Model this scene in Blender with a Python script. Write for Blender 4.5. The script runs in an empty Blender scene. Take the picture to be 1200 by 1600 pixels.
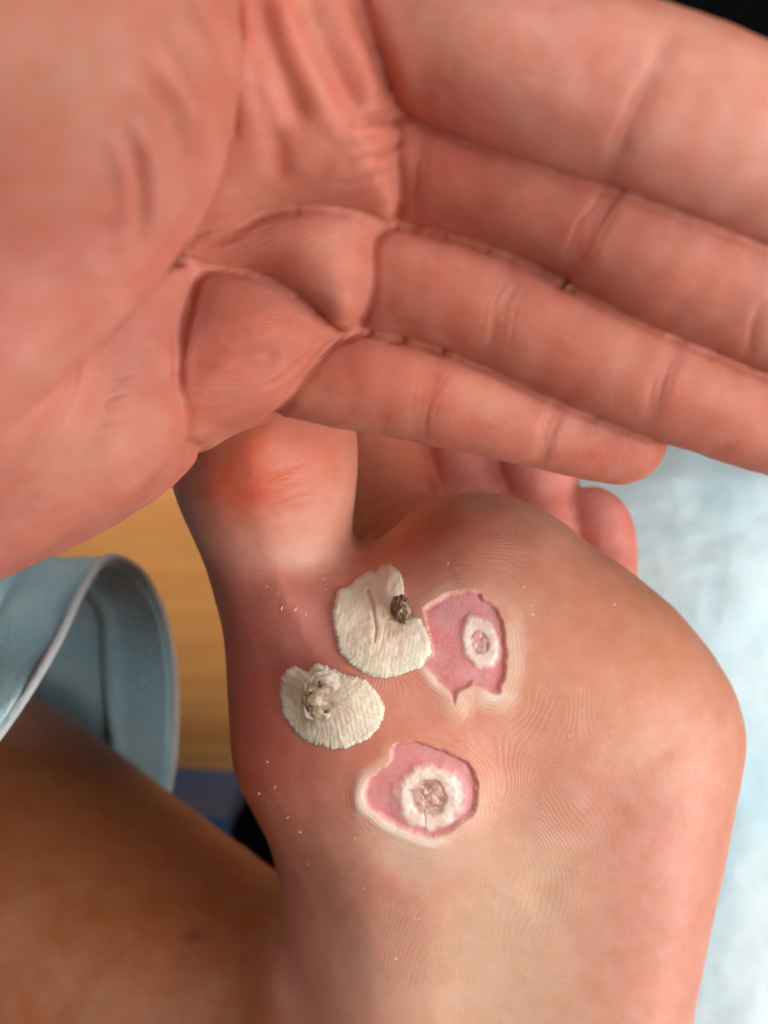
import bpy, bmesh, math, random
import numpy as np
from mathutils import Vector
from mathutils.bvhtree import BVHTree

random.seed(4); np.random.seed(4)
scene = bpy.context.scene
COL = scene.collection
CM = 0.01                       # modelling is done in centimetres, objects are linked in metres

# ------------------------------------------------------------------ camera
F_PX, CAM_H = 1716.0, 17.5      # focal length in photo pixels, camera height over the sole (cm)
cam_data = bpy.data.cameras.new('camera')
cam_data.sensor_fit = 'VERTICAL'
cam_data.sensor_height = 24.0
cam_data.lens = 24.0 * F_PX / 1600.0
cam_data.clip_start = 0.005
cam_data.clip_end = 50.0
cam_data.dof.use_dof = True
cam_data.dof.focus_distance = 0.167
cam_data.dof.aperture_fstop = 9.5
cam = bpy.data.objects.new('camera', cam_data)
cam.location = (0, 0, CAM_H * CM)
COL.objects.link(cam)
scene.camera = cam

# ------------------------------------------------------------------ world, lamps, exposure
world = bpy.data.worlds.new('World')
scene.world = world
world.use_nodes = True
bg = world.node_tree.nodes['Background']
bg.inputs['Color'].default_value = (1.0, 0.70, 0.56, 1)
bg.inputs['Strength'].default_value = 0.075


def area_lamp(name, loc, target, size, power, color):
    d = bpy.data.lights.new(name, 'AREA')
    d.shape = 'DISK'
    d.size = size
    d.energy = power
    d.color = color
    o = bpy.data.objects.new(name, d)
    o.location = loc
    o.rotation_euler = (Vector(target) - Vector(loc)).to_track_quat('-Z', 'Y').to_euler()
    COL.objects.link(o)
    return o


area_lamp('window_light', (0.894, -0.397, 0.695), (0.0, 0.0, 0.0), 0.9, 19.5, (1.0, 0.97, 0.94))
area_lamp('room_light', (-0.105, 0.734, 0.943), (0.0, 0.0, 0.0), 0.9, 9.0, (1.0, 0.97, 0.94))

d = bpy.data.lights.new('floor_fill_spot', 'SPOT')      # added spot, brightens the floor in place of a window reflection
d.energy = 48.0; d.spot_size = math.radians(24); d.spot_blend = 1.0; d.shadow_soft_size = 0.03; d.color = (1.0, 0.88, 0.70)
o = bpy.data.objects.new('floor_fill_spot', d); o.location = (-0.55, 0.35, 0.0)
o.rotation_euler = (Vector((-0.10, 0.045, -0.34)) - Vector(o.location)).to_track_quat('-Z', 'Y').to_euler()
COL.objects.link(o)

scene.cycles.use_adaptive_sampling = True
scene.cycles.adaptive_threshold = 0.06
scene.cycles.adaptive_min_samples = 12
scene.cycles.use_denoising = True
scene.cycles.max_bounces = 5
scene.cycles.diffuse_bounces = 3
scene.cycles.glossy_bounces = 2
scene.cycles.transmission_bounces = 1
scene.cycles.caustics_reflective = False
scene.cycles.caustics_refractive = False
vs = scene.view_settings
vs.view_transform = 'Standard'
vs.look = 'None'
vs.exposure = 0.0
vs.gamma = 1.0
vs.use_curve_mapping = False


# ------------------------------------------------------------------ helpers
def P(px, py, z):
    """centimetre position of the point that stands at height z under photo pixel (px, py)"""
    s = (CAM_H - z) / F_PX
    return np.array([(px - 600.0) * s, (800.0 - py) * s, z])


def to_px(V):
    s = F_PX / (CAM_H - V[:, 2])
    return 600.0 + V[:, 0] * s, 800.0 - V[:, 1] * s


def tag(o, label=None, cat=None, group=None, kind=None):
    if label: o['label'] = label
    if cat: o['category'] = cat
    if group: o['group'] = group
    if kind: o['kind'] = kind
    return o


def smooth01(x, a, b):
    t = np.clip((x - a) / (b - a), 0, 1)
    return t * t * (3 - 2 * t)


def _hash(ix, iy, iz, seed):
    h = (ix * 374761393 + iy * 668265263 + iz * 2147483647 + seed * 974634777) & 0xffffffff
    h = ((h ^ (h >> 13)) * 1274126177) & 0xffffffff
    h = ((h ^ (h >> 15)) * 2246822519) & 0xffffffff
    return ((h ^ (h >> 16)) & 0xffffff) / float(0xffffff)


def noise(x, y, z=None, seed=0):
    """value noise in [-1, 1]"""
    x = np.asarray(x, dtype=np.float64); y = np.asarray(y, dtype=np.float64)
    z = np.zeros_like(x) if z is None else np.asarray(z, dtype=np.float64)
    ix = np.floor(x).astype(np.int64); iy = np.floor(y).astype(np.int64); iz = np.floor(z).astype(np.int64)
    fx = x - ix; fy = y - iy; fz = z - iz
    fx = fx * fx * (3 - 2 * fx); fy = fy * fy * (3 - 2 * fy); fz = fz * fz * (3 - 2 * fz)
    r = 0
    for dx in (0, 1):
        for dy in (0, 1):
            for dz in (0, 1):
                w = (fx if dx else 1 - fx) * (fy if dy else 1 - fy) * (fz if dz else 1 - fz)
                r = r + w * _hash(ix + dx, iy + dy, iz + dz, seed)
    return r * 2 - 1


def fbm(x, y, z=None, seed=0, octv=3):
    r = 0; a = 0.55; s = 1.0
    for i in range(octv):
        r = r + a * noise(x * s, y * s, None if z is None else z * s, seed + i * 17)
        a *= 0.5; s *= 2.03
    return r


def catmull(pts, n=6, closed=True):
    pts = [np.array(p, dtype=float) for p in pts]
    out = []
    m = len(pts)
    rng = range(m) if closed else range(m - 1)
    for i in rng:
        if closed:
            p0, p1, p2, p3 = pts[(i - 1) % m], pts[i], pts[(i + 1) % m], pts[(i + 2) % m]
        else:
            p0, p1, p2, p3 = pts[max(i - 1, 0)], pts[i], pts[i + 1], pts[min(i + 2, m - 1)]
        for k in range(n):
            t = k / n
            out.append(0.5 * ((2 * p1) + (p2 - p0) * t + (2 * p0 - 5 * p1 + 4 * p2 - p3) * t * t + (3 * p1 - p0 - 3 * p2 + p3) * t ** 3))
    if not closed:
        out.append(pts[-1])
    return np.array(out)


def poly_dist(x, y, poly, closed=True, want_t=False):
    """distance of points to a polyline; signed (negative inside) when closed"""
    shp = np.shape(x)
    x = np.ravel(x); y = np.ravel(y)
    n = len(poly)
    best = np.full(x.shape, 1e9); tb = np.zeros(x.shape)
    inside = np.zeros(x.shape, bool)
    rng = range(n) if closed else range(n - 1)
    for i in rng:
        ax, ay = poly[i]; bx, by = poly[(i + 1) % n]
        ex, ey = bx - ax, by - ay
        L = ex * ex + ey * ey + 1e-12
        t = np.clip(((x - ax) * ex + (y - ay) * ey) / L, 0, 1)
        d = (x - ax - t * ex) ** 2 + (y - ay - t * ey) ** 2
        m = d < best
        best = np.where(m, d, best); tb = np.where(m, (i + t), tb)
        if closed:
            c = ((ay > y) != (by > y)) & (x < (bx - ax) * (y - ay) / (by - ay + 1e-12) + ax)
            inside ^= c
    d = np.sqrt(best)
    if closed:
        d = np.where(inside, -d, d)
    d = d.reshape(shp)
    if want_t:
        return d, (tb / max(n - 1, 1)).reshape(shp)
    return d


def blur2(a, r):
    for _ in range(3):
        for ax in (0, 1):
            pad = [(0, 0), (0, 0)]; pad[ax] = (r + 1, r)
            c = np.cumsum(np.pad(a, pad, mode='edge'), axis=ax)
            n = a.shape[ax]
            a = (np.take(c, range(2 * r + 1, 2 * r + 1 + n), axis=ax) - np.take(c, range(0, n), axis=ax)) / (2 * r + 1)
    return a


def smin(a, b, k):
    if k <= 0: return np.minimum(a, b)
    h = np.clip(0.5 + 0.5 * (b - a) / k, 0, 1)
    return b + (a - b) * h - k * h * (1 - h)


def smax(a, b, k):
    return -smin(-a, -b, k)


class Field:
    """a sampled distance field that shapes are blended into; meshed with surface nets"""
    def __init__(s, lo, hi, h):
        s.lo = np.array(lo, float); s.h = h
        s.n = np.ceil((np.array(hi) - s.lo) / h).astype(int) + 1
        s.f = np.full(s.n, 5.0, np.float32)

    def block(s, lo, hi):
        a = np.clip(np.floor((np.array(lo) - s.lo) / s.h).astype(int), 0, s.n)
        b = np.clip(np.ceil((np.array(hi) - s.lo) / s.h).astype(int) + 1, 0, s.n)
        ax = [s.lo[i] + s.h * np.arange(a[i], b[i]) for i in range(3)]
        X = ax[0][:, None, None].astype(np.float32); Y = ax[1][None, :, None].astype(np.float32); Z = ax[2][None, None, :].astype(np.float32)
        return tuple(slice(a[i], b[i]) for i in range(3)), X, Y, Z

    def put(s, sl, d, k):
        s.f[sl] = smin(s.f[sl], d.astype(np.float32), k)

    def cone(s, a, b, ra, rb, k=0.2, flat=1.0):
        a = np.array(a, float); b = np.array(b, float); m = max(ra, rb) + k + max(0.4, getattr(s, 'pad', 0))
        sl, X, Y, Z = s.block(np.minimum(a, b) - m, np.maximum(a, b) + m)
        if min(np.shape(s.f[sl])) == 0: return
        e = b - a; L = float(e @ e) + 1e-9
        t = np.clip(((X - a[0]) * e[0] + (Y - a[1]) * e[1] + (Z - a[2]) * e[2]) / L, 0, 1)
        d = np.sqrt((X - a[0] - t * e[0]) ** 2 + (Y - a[1] - t * e[1]) ** 2 + ((Z - a[2] - t * e[2]) / flat) ** 2) - (ra + (rb - ra) * t)
        s.put(sl, d, k)

    def chain(s, pts, k=0.2, own=0.12, flat=1.0):
        """pts: (px, py, z, r) list. The chain is blended with itself first, then once with the rest."""
        g = Field.__new__(Field); g.lo, g.h, g.n = s.lo, s.h, s.n; g.f = np.full(s.n, 5.0, np.float32); g.pad = k
        pp = catmull(pts, 4, False)
        for p, q in zip(pp[:-1], pp[1:]):
            g.cone(P(*p[:3]), P(*q[:3]), p[3], q[3], own * 0.3, flat)
        s.f = smin(s.f, g.f, k)
        return g.f

    def ell(s, c, r, k=0.3):
        c = np.array(c, float); r = np.array(r, float); m = k + 0.4
        sl, X, Y, Z = s.block(c - r - m, c + r + m)
        if min(np.shape(s.f[sl])) == 0: return
        k0 = np.sqrt(((X - c[0]) / r[0]) ** 2 + ((Y - c[1]) / r[1]) ** 2 + ((Z - c[2]) / r[2]) ** 2)
        k1 = np.sqrt(((X - c[0]) / r[0] ** 2) ** 2 + ((Y - c[1]) / r[1] ** 2) ** 2 + ((Z - c[2]) / r[2] ** 2) ** 2) + 1e-6
        s.put(sl, k0 * (k0 - 1) / k1, k)

    def slab(s, poly_px, z_s, zc, hh, kr, k=0.3):
        """outline (pixels, taken at height z_s) given thickness 2*hh(x,y) about zc(x,y) with edges rounded by kr"""
        poly = np.array([P(p[0], p[1], z_s)[:2] for p in poly_px])
        sl, X, Y, Z = s.block([poly[:, 0].min() - 2.6, poly[:, 1].min() - 1, s.lo[2]], [poly[:, 0].max() + 1, poly[:, 1].max() + 1, 1e3])
        xx, yy = np.meshgrid(X[:, 0, 0], Y[0, :, 0], indexing='ij')
        d2 = poly_dist(xx, yy, poly)
        zcv = zc(xx, yy, d2)[:, :, None]; hv = hh(xx, yy, d2)[:, :, None]
        d = smax(d2[:, :, None], np.abs(Z - zcv) - hv, kr)
        s.put(sl, d, k)

    def mesh(s):
        f = s.f; ins = f < 0
        c = np.zeros(np.array(f.shape) - 1, np.uint8)
        for dx in (0, 1):
            for dy in (0, 1):
                for dz in (0, 1):
                    c += ins[dx:f.shape[0] - 1 + dx, dy:f.shape[1] - 1 + dy, dz:f.shape[2] - 1 + dz]
        act = (c > 0) & (c < 8)
        I = np.argwhere(act)
        idx = np.full(c.shape, -1, np.int64); idx[act] = np.arange(len(I))
        acc = np.zeros((len(I), 3)); cnt = np.zeros(len(I))
        cor = [np.array((i, j, k)) for i in (0, 1) for j in (0, 1) for k in (0, 1)]
        for a in cor:
            for ax in range(3):
                if a[ax] == 0:
                    b = a.copy(); b[ax] = 1
                    fa = f[I[:, 0] + a[0], I[:, 1] + a[1], I[:, 2] + a[2]]
                    fb = f[I[:, 0] + b[0], I[:, 1] + b[1], I[:, 2] + b[2]]
                    m = (fa < 0) != (fb < 0)
                    t = np.where(m, fa / np.where(m, fa - fb, 1), 0)
                    p = a[None, :] + t[:, None] * (b - a)[None, :]
                    acc += np.where(m[:, None], p, 0); cnt += m
        V = s.lo + (I + acc / np.maximum(cnt, 1)[:, None]) * s.h
        quads = []
        for ax in range(3):
            u, v = (ax + 1) % 3, (ax + 2) % 3
            sa = [slice(None)] * 3; sb = [slice(None)] * 3
            sa[ax] = slice(0, -1); sb[ax] = slice(1, None)
            ch = ins[tuple(sa)] != ins[tuple(sb)]
            E = np.argwhere(ch)
            E = E[(E[:, u] > 0) & (E[:, v] > 0) & (E[:, u] < f.shape[u] - 1) & (E[:, v] < f.shape[v] - 1)]
            flip = ins[E[:, 0], E[:, 1], E[:, 2]]
            def g(du, dv):
                Q = E.copy(); Q[:, u] -= du; Q[:, v] -= dv
                return idx[Q[:, 0], Q[:, 1], Q[:, 2]]
            q = np.stack([g(1, 1), g(0, 1), g(0, 0), g(1, 0)], 1)
            q = np.where(flip[:, None], q, q[:, ::-1])
            quads.append(q)
        return V, np.concatenate(quads)


def edges_of(faces):
    e = np.concatenate([np.stack([faces[:, i], faces[:, (i + 1) % 4]], 1) for i in range(4)])
    e.sort(1)
    return np.unique(e, axis=0)


def relax(V, E, it=4, lam=0.5, mu=-0.52):
    deg = np.bincount(E.ravel(), minlength=len(V))[:, None]
    for i in range(it):
        for w in (lam, mu):
            s = np.zeros_like(V)
            for c in range(3):
                s[:, c] = np.bincount(E[:, 0], V[E[:, 1], c], len(V)) + np.bincount(E[:, 1], V[E[:, 0], c], len(V))
            V = V + w * (s / np.maximum(deg, 1) - V)
    return V


def mesh_from(name, V, faces):
    me = bpy.data.meshes.new(name)
    me.from_pydata(V.tolist(), [], faces.tolist() if hasattr(faces, 'tolist') else faces)
    me.validate()
    return me


def get_v(me):
    a = np.zeros(len(me.vertices) * 3); me.vertices.foreach_get('co', a); return a.reshape(-1, 3)


def get_n(me):
    me.update()
    a = np.zeros(len(me.vertices) * 3); me.vertex_normals.foreach_get('vector', a); return a.reshape(-1, 3)


def set_v(me, V):
    me.vertices.foreach_set('co', V.ravel()); me.update()


def get_e(me):
    a = np.zeros(len(me.edges) * 2, np.int32); me.edges.foreach_get('vertices', a); return a.reshape(-1, 2)


def refine(me, fn, cuts=1):
    """split every edge whose two ends satisfy fn(V) in two"""
    V = get_v(me); m = fn(V)
    E = get_e(me)
    sel = m[E].all(1)
    bm = bmesh.new(); bm.from_mesh(me)
    bm.edges.ensure_lookup_table()
    ed = [bm.edges[i] for i in np.nonzero(sel)[0]]
    bmesh.ops.subdivide_edges(bm, edges=ed, cuts=cuts, use_grid_fill=True)
    bm.to_mesh(me); bm.free(); me.update()
    V = get_v(me); m = fn(V)
    W = relax(V, get_e(me), 2, 0.5, -0.5)
    V[m] = W[m]
    set_v(me, V)


def in_frame(margin=40):
    def fn(V):
        x, y = to_px(V)
        return (x > -margin) & (x < 1200 + margin) & (y > -margin) & (y < 1600 + margin)
    return fn


def visible(V, N, cell=10, tol=0.35):
    """vertices that face the camera and are the nearest layer on their sight line"""
    x, y = to_px(V)
    view = np.stack([-V[:, 0], -V[:, 1], CAM_H - V[:, 2]], 1)
    view /= np.linalg.norm(view, axis=1)[:, None]
    facing = (view * N).sum(1)
    gx = np.clip((x / cell).astype(int) + 60, 0, 299); gy = np.clip((y / cell).astype(int) + 60, 0, 299)
    zb = np.full((300, 300), -99.0)
    np.maximum.at(zb, (gx, gy), V[:, 2])
    return np.where((facing > -0.05) & (V[:, 2] > zb[gx, gy] - tol), 1.0, 0.0), facing


def set_color(me, C):
    a = me.color_attributes.new('Col', 'FLOAT_COLOR', 'POINT')
    d = np.ones((len(me.vertices), 4)); d[:, :3] = np.clip(C, 0, 1)
    a.data.foreach_set('color', d.ravel())


def set_float(me, name, v):
    a = me.attributes.new(name, 'FLOAT', 'POINT')
    a.data.foreach_set('value', np.asarray(v, dtype=np.float32))


def link_mesh(name, me, mat, parent=None, to_m=True, smooth=True):
    if to_m:
        set_v(me, get_v(me) * CM)
    if smooth:
        me.polygons.foreach_set('use_smooth', np.ones(len(me.polygons), bool))
    me.materials.append(mat)
    o = bpy.data.objects.new(name, me)
    COL.objects.link(o)
    if parent: o.parent = parent
    return o


def lin(r, g, b):
    f = lambda c: (c / 255.0) / 12.92 if c <= 10 else ((c / 255.0 + 0.055) / 1.055) ** 2.4
    return np.array([f(r), f(g), f(b)])


# ------------------------------------------------------------------ materials
def new_mat(name):
    m = bpy.data.materials.new(name); m.use_nodes = True
    nt = m.node_tree
    return m, nt, nt.nodes['Principled BSDF']


def nd(nt, kind, **kw):
    n = nt.nodes.new(kind)
    for k, v in kw.items():
        if k in n.inputs.keys(): n.inputs[k].default_value = v
        else: setattr(n, k, v)
    return n


def cm_coords(nt):
    tc = nd(nt, 'ShaderNodeTexCoord')
    mp = nd(nt, 'ShaderNodeMapping'); mp.inputs['Scale'].default_value = (100, 100, 100)
    nt.links.new(tc.outputs['Object'], mp.inputs['Vector'])
    return mp.outputs['Vector']


def math_node(nt, op, a, b=None):
    n = nd(nt, 'ShaderNodeMath', operation=op)
    for i, v in enumerate((a, b)):
        if v is None: continue
        if isinstance(v, (int, float)): n.inputs[i].default_value = v
        else: nt.links.new(v, n.inputs[i])
    return n.outputs[0]


def skin_material(name, rough=0.5, sss=0.35, ridge=0.00006, fine=0.00006, spec=0.4):
    m, nt, b = new_mat(name); L = nt.links
    co = cm_coords(nt)
    att = nd(nt, 'ShaderNodeAttribute', attribute_name='Col')
    n1 = nd(nt, 'ShaderNodeTexNoise', Scale=2.4, Detail=3.0, Roughness=0.6); L.new(co, n1.inputs['Vector'])
    n2 = nd(nt, 'ShaderNodeTexNoise', Scale=28.0, Detail=1.0, Roughness=0.6); L.new(co, n2.inputs['Vector'])
    r1 = nd(nt, 'ShaderNodeMapRange'); L.new(n1.outputs['Fac'], r1.inputs['Value'])
    r1.inputs['From Min'].default_value = 0.25; r1.inputs['From Max'].default_value = 0.75
    r1.inputs['To Min'].default_value = 0.965; r1.inputs['To Max'].default_value = 1.035
    hsv = nd(nt, 'ShaderNodeHueSaturation'); L.new(att.outputs['Color'], hsv.inputs['Color'])
    r3 = nd(nt, 'ShaderNodeMapRange'); L.new(n1.outputs['Fac'], r3.inputs['Value'])
    r3.inputs['From Min'].default_value = 0.25; r3.inputs['From Max'].default_value = 0.75
    r3.inputs['To Min'].default_value = 1.07; r3.inputs['To Max'].default_value = 0.93
    L.new(r3.outputs['Result'], hsv.inputs['Saturation'])
    v = math_node(nt, 'MULTIPLY', r1.outputs['Result'], math_node(nt, 'ADD', math_node(nt, 'MULTIPLY', n2.outputs['Fac'], 0.08), 0.96))
    L.new(v, hsv.inputs['Value'])
    # papillary ridges carried by the 'ridge' phase attribute
    ph = nd(nt, 'ShaderNodeAttribute', attribute_name='ridge')
    mk = nd(nt, 'ShaderNodeAttribute', attribute_name='ridge_mask')
    sn = math_node(nt, 'SINE', math_node(nt, 'MULTIPLY', ph.outputs['Fac'], 2 * math.pi))
    brk = nd(nt, 'ShaderNodeTexNoise', Scale=9.0, Detail=0.0); L.new(co, brk.inputs['Vector'])
    rm = math_node(nt, 'MULTIPLY', mk.outputs['Fac'], math_node(nt, 'ADD', math_node(nt, 'MULTIPLY', brk.outputs['Fac'], 1.2), 0.3))
    rh = math_node(nt, 'MULTIPLY', sn, rm)
    mx = nd(nt, 'ShaderNodeMix', data_type='RGBA', blend_type='MULTIPLY')
    mx.inputs[0].default_value = 1.0
    L.new(hsv.outputs['Color'], mx.inputs[6])
    lum = math_node(nt, 'ADD', math_node(nt, 'MULTIPLY', rh, 0.035), 1.0)
    cmb = nd(nt, 'ShaderNodeCombineColor'); 
    L.new(math_node(nt, 'ADD', math_node(nt, 'MULTIPLY', rh, 0.04), 1.0), cmb.inputs[0]); L.new(lum, cmb.inputs[1]); L.new(lum, cmb.inputs[2])
    L.new(cmb.outputs[0], mx.inputs[7])
    L.new(mx.outputs[2], b.inputs['Base Color'])
    b1 = nd(nt, 'ShaderNodeBump', Strength=1.0, Distance=ridge); L.new(rh, b1.inputs['Height'])
    # fine skin texture: cells and pores
    n3 = nd(nt, 'ShaderNodeTexNoise', Scale=45.0, Detail=2.0, Roughness=0.65); L.new(co, n3.inputs['Vector'])
    vo2 = nd(nt, 'ShaderNodeTexVoronoi', Scale=11.0, feature='DISTANCE_TO_EDGE'); L.new(co, vo2.inputs['Vector'])
    vm2 = math_node(nt, 'MINIMUM', vo2.outputs['Distance'], 0.06)
    hh = math_node(nt, 'ADD', n3.outputs['Fac'], math_node(nt, 'MULTIPLY', vm2, 7.0))
    b2 = nd(nt, 'ShaderNodeBump', Strength=1.0, Distance=fine); L.new(hh, b2.inputs['Height']); L.new(b1.outputs['Normal'], b2.inputs['Normal'])
    L.new(b2.outputs['Normal'], b.inputs['Normal'])
    wet = nd(nt, 'ShaderNodeAttribute', attribute_name='wet')
    L.new(math_node(nt, 'SUBTRACT', rough, math_node(nt, 'MULTIPLY', wet.outputs['Fac'], 0.24)), b.inputs['Roughness'])
    b.inputs['Specular IOR Level'].default_value = spec
    b.inputs['Subsurface Weight'].default_value = sss
    b.inputs['Subsurface Radius'].default_value = (1.0, 0.36, 0.20)
    b.inputs['Subsurface Scale'].default_value = 0.0030
    return m


def cloth_material(name, c1, c2, scale=1.2, bump=0.0006, rough=0.95, sheen=0.3):
    m, nt, b = new_mat(name); L = nt.links
    co = cm_coords(nt)
    n = nd(nt, 'ShaderNodeTexNoise', Scale=scale, Detail=5.0, Roughness=0.6); L.new(co, n.inputs['Vector'])
    cr = nd(nt, 'ShaderNodeValToRGB'); L.new(n.outputs['Fac'], cr.inputs['Fac'])
    cr.color_ramp.elements[0].position = 0.36; cr.color_ramp.elements[0].color = (*c1, 1)
    cr.color_ramp.elements[1].position = 0.68; cr.color_ramp.elements[1].color = (*c2, 1)
    L.new(cr.outputs['Color'], b.inputs['Base Color'])
    n2 = nd(nt, 'ShaderNodeTexNoise', Scale=7.0, Detail=6.0, Roughness=0.7); L.new(co, n2.inputs['Vector'])
    bp = nd(nt, 'ShaderNodeBump', Strength=1.0, Distance=bump); L.new(n2.outputs['Fac'], bp.inputs['Height'])
    L.new(bp.outputs['Normal'], b.inputs['Normal'])
    b.inputs['Roughness'].default_value = rough
    b.inputs['Specular IOR Level'].default_value = 0.075
    b.inputs['Sheen Weight'].default_value = sheen
    return m


def plain_material(name, c, rough=0.6, nscale=2.0, vary=0.2, bump=0.0002):
    m, nt, b = new_mat(name); L = nt.links
    co = cm_coords(nt)
    n = nd(nt, 'ShaderNodeTexNoise', Scale=nscale, Detail=4.0); L.new(co, n.inputs['Vector'])
    cr = nd(nt, 'ShaderNodeValToRGB'); L.new(n.outputs['Fac'], cr.inputs['Fac'])
    cr.color_ramp.elements[0].position = 0.3; cr.color_ramp.elements[0].color = (*[x * (1 - vary) for x in c], 1)
    cr.color_ramp.elements[1].position = 0.7; cr.color_ramp.elements[1].color = (*[min(1, x * (1 + vary)) for x in c], 1)
    L.new(cr.outputs['Color'], b.inputs['Base Color'])
    bp = nd(nt, 'ShaderNodeBump', Strength=1.0, Distance=bump); L.new(n.outputs['Fac'], bp.inputs['Height'])
    L.new(bp.outputs['Normal'], b.inputs['Normal'])
    b.inputs['Roughness'].default_value = rough
    return m


def wood_material():
    m, nt, b = new_mat('oak_floor'); L = nt.links
    co = cm_coords(nt)
    mp = nd(nt, 'ShaderNodeMapping'); mp.inputs['Scale'].default_value = (0.06, 0.9, 1); L.new(co, mp.inputs['Vector'])
    n = nd(nt, 'ShaderNodeTexNoise', Scale=1.0, Detail=6.0, Roughness=0.6, Distortion=0.6); L.new(mp.outputs['Vector'], n.inputs['Vector'])
    cr = nd(nt, 'ShaderNodeValToRGB'); L.new(n.outputs['Fac'], cr.inputs['Fac'])
    cr.color_ramp.elements[0].position = 0.3; cr.color_ramp.elements[0].color = (0.24, 0.105, 0.032, 1)
    cr.color_ramp.elements[1].position = 0.72; cr.color_ramp.elements[1].color = (0.38, 0.185, 0.060, 1)
    L.new(cr.outputs['Color'], b.inputs['Base Color'])
    b.inputs['Roughness'].default_value = 0.32
    bp = nd(nt, 'ShaderNodeBump', Strength=0.4, Distance=0.0004); L.new(n.outputs['Fac'], bp.inputs['Height'])
    L.new(bp.outputs['Normal'], b.inputs['Normal'])
    return m


M_FOOT = skin_material('sole_skin', rough=0.45, sss=0.35, ridge=0.00002, fine=0.00004)
M_HAND = skin_material('palm_skin', rough=0.52, sss=0.40, ridge=0.00007, fine=0.00006)
M_LEG = skin_material('leg_skin', rough=0.55, sss=0.30, ridge=0.00002, fine=0.00008)
M_CALLUS = skin_material('dry_callus', rough=0.58, sss=0.5, ridge=0.00006, fine=0.00003, spec=0.35)
M_CORE = skin_material('wart_core', rough=0.7, sss=0.12, ridge=0.00002, fine=0.00016, spec=0.3)
M_CRUMB = plain_material('skin_crumb', (0.75, 0.55, 0.42), 0.6, 20, 0.15, 0.00005)
M_FLEECE = cloth_material('blue_fleece', lin(196, 229, 240), lin(228, 242, 246), 0.3, 0.0003)
M_CUFF = cloth_material('blue_cotton', lin(176, 230, 250), lin(204, 242, 252), 0.7, 0.0016)
M_HEM = cloth_material('pale_hem', lin(214, 230, 234), lin(232, 240, 240), 2.0, 0.0014)
M_WOOD = wood_material()
M_BLACK = plain_material('dark_fill', (0.003, 0.003, 0.003), 1.0, 3.0, 0.3)  # near-black fill for the dark corner and the shadow by the box
M_BLACK.node_tree.nodes['Principled BSDF'].inputs['Specular IOR Level'].default_value = 0.0
M_BLUE = plain_material('blue_card', tuple(lin(34, 78, 124)), 0.5, 1.0, 0.1)


# ------------------------------------------------------------------ setting
FLOOR_Z = -34.0


def build_floor():
    me = mesh_from('floor', np.array([[-150, -150, FLOOR_Z - 2], [150, -150, FLOOR_Z - 2], [150, 150, FLOOR_Z - 2], [-150, 150, FLOOR_Z - 2.]]), [(0, 1, 2, 3)])
    o = link_mesh('floor', me, M_WOOD, smooth=False)
    tag(o, kind='structure')
    # boards running across the picture, each its own piece with a bevelled edge
    w = 19.0
    bm = bmesh.new()
    bmesh.ops.create_cube(bm, size=1.0)
    bmesh.ops.scale(bm, vec=(1.1, (w - 0.06) * CM, 0.018), verts=bm.verts)
    bmesh.ops.bevel(bm, geom=[e for e in bm.edges], offset=0.0006, segments=1, affect='EDGES')
    pm = bpy.data.meshes.new('plank'); bm.to_mesh(pm); bm.free()
    pm.materials.append(M_WOOD)
    for i in range(-4, 5):
        for j in range(-1, 1):
            p = bpy.data.objects.new('plank', pm)
            p.location = ((j * 1.104 + 0.25 + (i % 3) * 0.31), i * w * CM - 0.02, (FLOOR_Z - 0.9) * CM)
            COL.objects.link(p); p.parent = o


build_floor()


def build_dark_backdrop():  # added black slab, stands in for the unlit dark behind the fingers
    fld = Field((-1, -6, -30), (30, 26, -14), 0.5)
    c = P(1280, 60, -23)
    sl, X, Y, Z = fld.block((-1, -6, -30), (30, 26, -14))
    q = [np.abs(X - c[0] - 2) - 9.5, np.abs(Y - c[1] + 1.5) - 12, np.abs(Z + 23) - 3]
    d = np.sqrt(sum(np.maximum(a, 0) ** 2 for a in q)) - 2.2
    fld.put(sl, d, 0)
    V, Fq = fld.mesh(); V = relax(V, edges_of(Fq), 3)
    me = mesh_from('dark_backdrop', V, Fq)
    o = link_mesh('dark_backdrop', me, M_BLACK)
    tag(o, 'black cushion added to stand in for the dark behind the index finger', 'backdrop')


build_dark_backdrop()


def build_blue_box():
    root = bpy.data.objects.new('storage_box', None); COL.objects.link(root)
    c = P(300, 1392, -26)
    root.location = (c[0] * CM, c[1] * CM, FLOOR_Z * CM)
    root.rotation_euler = (0, 0, math.radians(-4))
    tag(root, 'blue box with an added black end for the shadow beside it, standing on the wooden floor behind the leg', 'box')

    def box(name, lo, hi, mat, bev=0.002):
        bm = bmesh.new(); bmesh.ops.create_cube(bm, size=1.0)
        lo = Vector(lo); hi = Vector(hi)
        bmesh.ops.scale(bm, vec=(hi - lo) * CM, verts=bm.verts)
        bmesh.ops.translate(bm, vec=(hi + lo) * 0.5 * CM, verts=bm.verts)
        bmesh.ops.bevel(bm, geom=list(bm.edges), offset=bev, segments=2, affect='EDGES')
        me = bpy.data.meshes.new(name); bm.to_mesh(me); bm.free()
        me.materials.append(mat)
        o = bpy.data.objects.new(name, me); COL.objects.link(o); o.parent = root
    box('body', (-9, -8, 0), (1.35, 2.9, 7.6), M_BLUE)
    box('lid', (-9.2, -8.2, 7.65), (1.35, 3.1, 8.6), M_BLUE)
    box('shadow_block', (1.4, -8.1, 0), (6, 2.6, 8.3), M_BLACK)  # black block stands in for the shadow beside the box


build_blue_box()


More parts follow.
